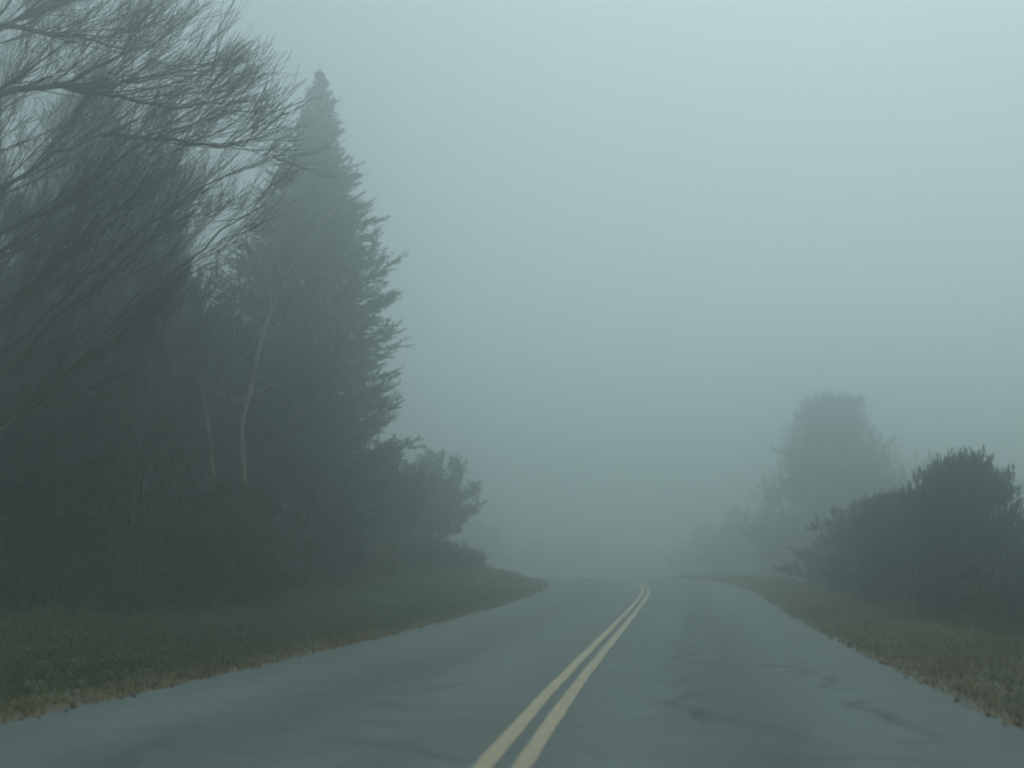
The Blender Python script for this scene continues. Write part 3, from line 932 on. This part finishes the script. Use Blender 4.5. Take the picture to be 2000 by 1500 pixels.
# ---- distant wood beyond the bend, a pale mass in the fog
def build_distant_wood():
    rng = np.random.default_rng(67)
    co = np.empty(len(SHRUB[1].vertices) * 3)
    SHRUB[1].vertices.foreach_get("co", co)
    co = co.reshape(-1, 3, 3)[::3].reshape(-1, 3)
    parts = []
    for x, y, top in ((-30, 84, 12), (-26, 84, 10), (-34, 78, 13), (-25, 108, 8.0), (-19, 114, 7.0), (-13, 118, 6.4), (-7, 120, 6.0), (-1, 116, 6.0), (3, 96, 6.0), (5.4, 82, 7.4), (8.6, 78, 7), (11, 76, 8), (15, 70, 9), (19, 64, 9), (24, 58, 9)):
        z0 = ground_z(x, y)
        for k in range(2):
            a = rng.random() * 6.28
            R2 = np.array([[math.cos(a), -math.sin(a), 0], [math.sin(a), math.cos(a), 0], [0, 0, 1]])
            sc = np.array([1.7, 1.5, (top - z0) / 4.6]) * rng.uniform(0.85, 1.05)
            v = (co @ R2.T) * sc + np.array([x + rng.normal() * 1.2, y + rng.normal() * 1.2, z0])
            c = v.reshape(-1, 3, 3).mean(1, keepdims=True)
            v = (c + (v.reshape(-1, 3, 3) - c) * 1.6).reshape(-1, 3)
            parts.append((v, np.arange(len(v)).reshape(-1, 3)))
    V, F = join(parts)
    tag(put("distant_wood", mesh("distant_wood", V, F, M_leaf, False)), "faint wood dissolving into fog beyond the bend", "wood", None, "stuff")


build_distant_wood()


# ---- tangled undergrowth along the wood's edge
def build_undergrowth():
    rng = np.random.default_rng(71)
    n = 3000
    s = 6 + 40 * rng.random(n)
    l = -(HALF + 5.6 + 9 * rng.random(n) ** 1.4)
    l = np.where(s > 24, l + 2.8 * sstep(24, 33, s), l)
    # the wood's edge comes closer to the road with distance
    l = l - 3.0 * (1 - sstep(9, 20, s))
    x, y = to_xy(s, l)
    h = (0.6 + 1.9 * rng.random(n) ** 1.3) * (0.55 + 0.45 * sstep(HALF + 5.5, HALF + 8, -l)) * (1 - 0.55 * sstep(26, 34, s))
    p = np.stack([x, y, terrain(x, y) - 0.05], -1)
    d = norm(np.stack([rng.normal(size=n) * 0.35, rng.normal(size=n) * 0.35, np.ones(n)], -1))
    bend = norm(np.stack([rng.normal(size=n), rng.normal(size=n), np.zeros(n)], -1))
    t = np.linspace(0, 1, 6)
    pts = p[:, None] + d[:, None] * (h[:, None] * t[None])[:, :, None] + bend[:, None] * (0.35 * h[:, None] * t[None] ** 2.2)[:, :, None]
    rad = np.maximum(0.010 * np.linspace(1, 0.35, 6)[None] * (0.6 + 0.3 * h[:, None]), 0.004)
    kp, kr = kids(pts, rad, 4, (0.35, 1.0), (25, 55), rng, t0=0.2, n=4, up=0.08, rmin=0.0045)
    m = len(kp)
    k = 7
    u = rng.random((m, k))
    i = np.minimum((u * 3).astype(int), 2)
    f = (u * 3 - i)[:, :, None]
    a = np.arange(m)[:, None]
    pos = (kp[a, i] * (1 - f) + kp[a, i + 1] * f).reshape(-1, 3)
    dd = norm(rng.normal(size=pos.shape) + np.array([0, 0, 0.2]))
    V, F = blades(pos, dd, 0.09 * rng.uniform(0.6, 1.5, len(pos)), 0.045, rng)
    v1, f1 = join([tubes(pts, rad, 3), tubes(kp, kr, 3)])
    f1 = np.vstack([f1[:, [0, 1, 2]], f1[:, [0, 2, 3]]])
    V, F = join([(v1, f1), (V, F)])
    tag(put("undergrowth", mesh("undergrowth", V, F, M_under, False)), "tangled brown undergrowth along the foot of the left wood", "undergrowth", None, "stuff")


build_undergrowth()


def build_weeds():
    rng = np.random.default_rng(73)
    n = 5000
    s = 8 + 30 * rng.random(n) ** 1.2
    q = 2.3 + 3.5 * rng.random(n) ** 1.5
    x, y = to_xy(s, HALF + q)
    p = np.stack([x, y, terrain(x, y) - 0.05], -1)
    d = norm(np.stack([rng.normal(size=n) * 0.25, rng.normal(size=n) * 0.25, np.ones(n)], -1))
    h = rng.uniform(0.25, 0.75, n)
    V, F = blades(p, d, h, 0.016, rng)
    dry = np.clip(0.55 + 0.3 * rng.normal(size=n), 0, 1)
    tag(put("tall_grass", mesh("tall_grass", V, F, M_grass, False, {"dry": np.repeat(dry, 3)})),
        "thin tall grass on the slope behind the right verge", "grass", None, "stuff")


build_weeds()

# ------------------------------------------------------------------ fog
M_haze = bpy.data.materials.new("haze")
M_haze.use_nodes = True
nt = M_haze.node_tree
nt.nodes.clear()
pv = nt.nodes.new("ShaderNodeVolumePrincipled")
pv.inputs["Color"].default_value = (0.92, 0.98, 0.976, 1)
pv.inputs["Density"].default_value = 0.030
pv.inputs["Anisotropy"].default_value = 0.84
mo = nt.nodes.new("ShaderNodeOutputMaterial")
nt.links.new(pv.outputs[0], mo.inputs["Volume"])
hx, zlo, zhi = 241.0, -8.0, 23.0
V = np.array([(x, y, z) for z in (zlo, zhi) for (x, y) in ((-hx, -hx), (hx, -hx), (hx, hx), (-hx, hx))])
F = np.array([(0, 3, 2, 1), (4, 5, 6, 7), (0, 1, 5, 4), (1, 2, 6, 5), (2, 3, 7, 6), (3, 0, 4, 7)])
hz = put("haze", mesh("haze", V, F, M_haze, False))
tag(hz, "pale blue grey fog filling the air over road and trees", "fog", None, "stuff")
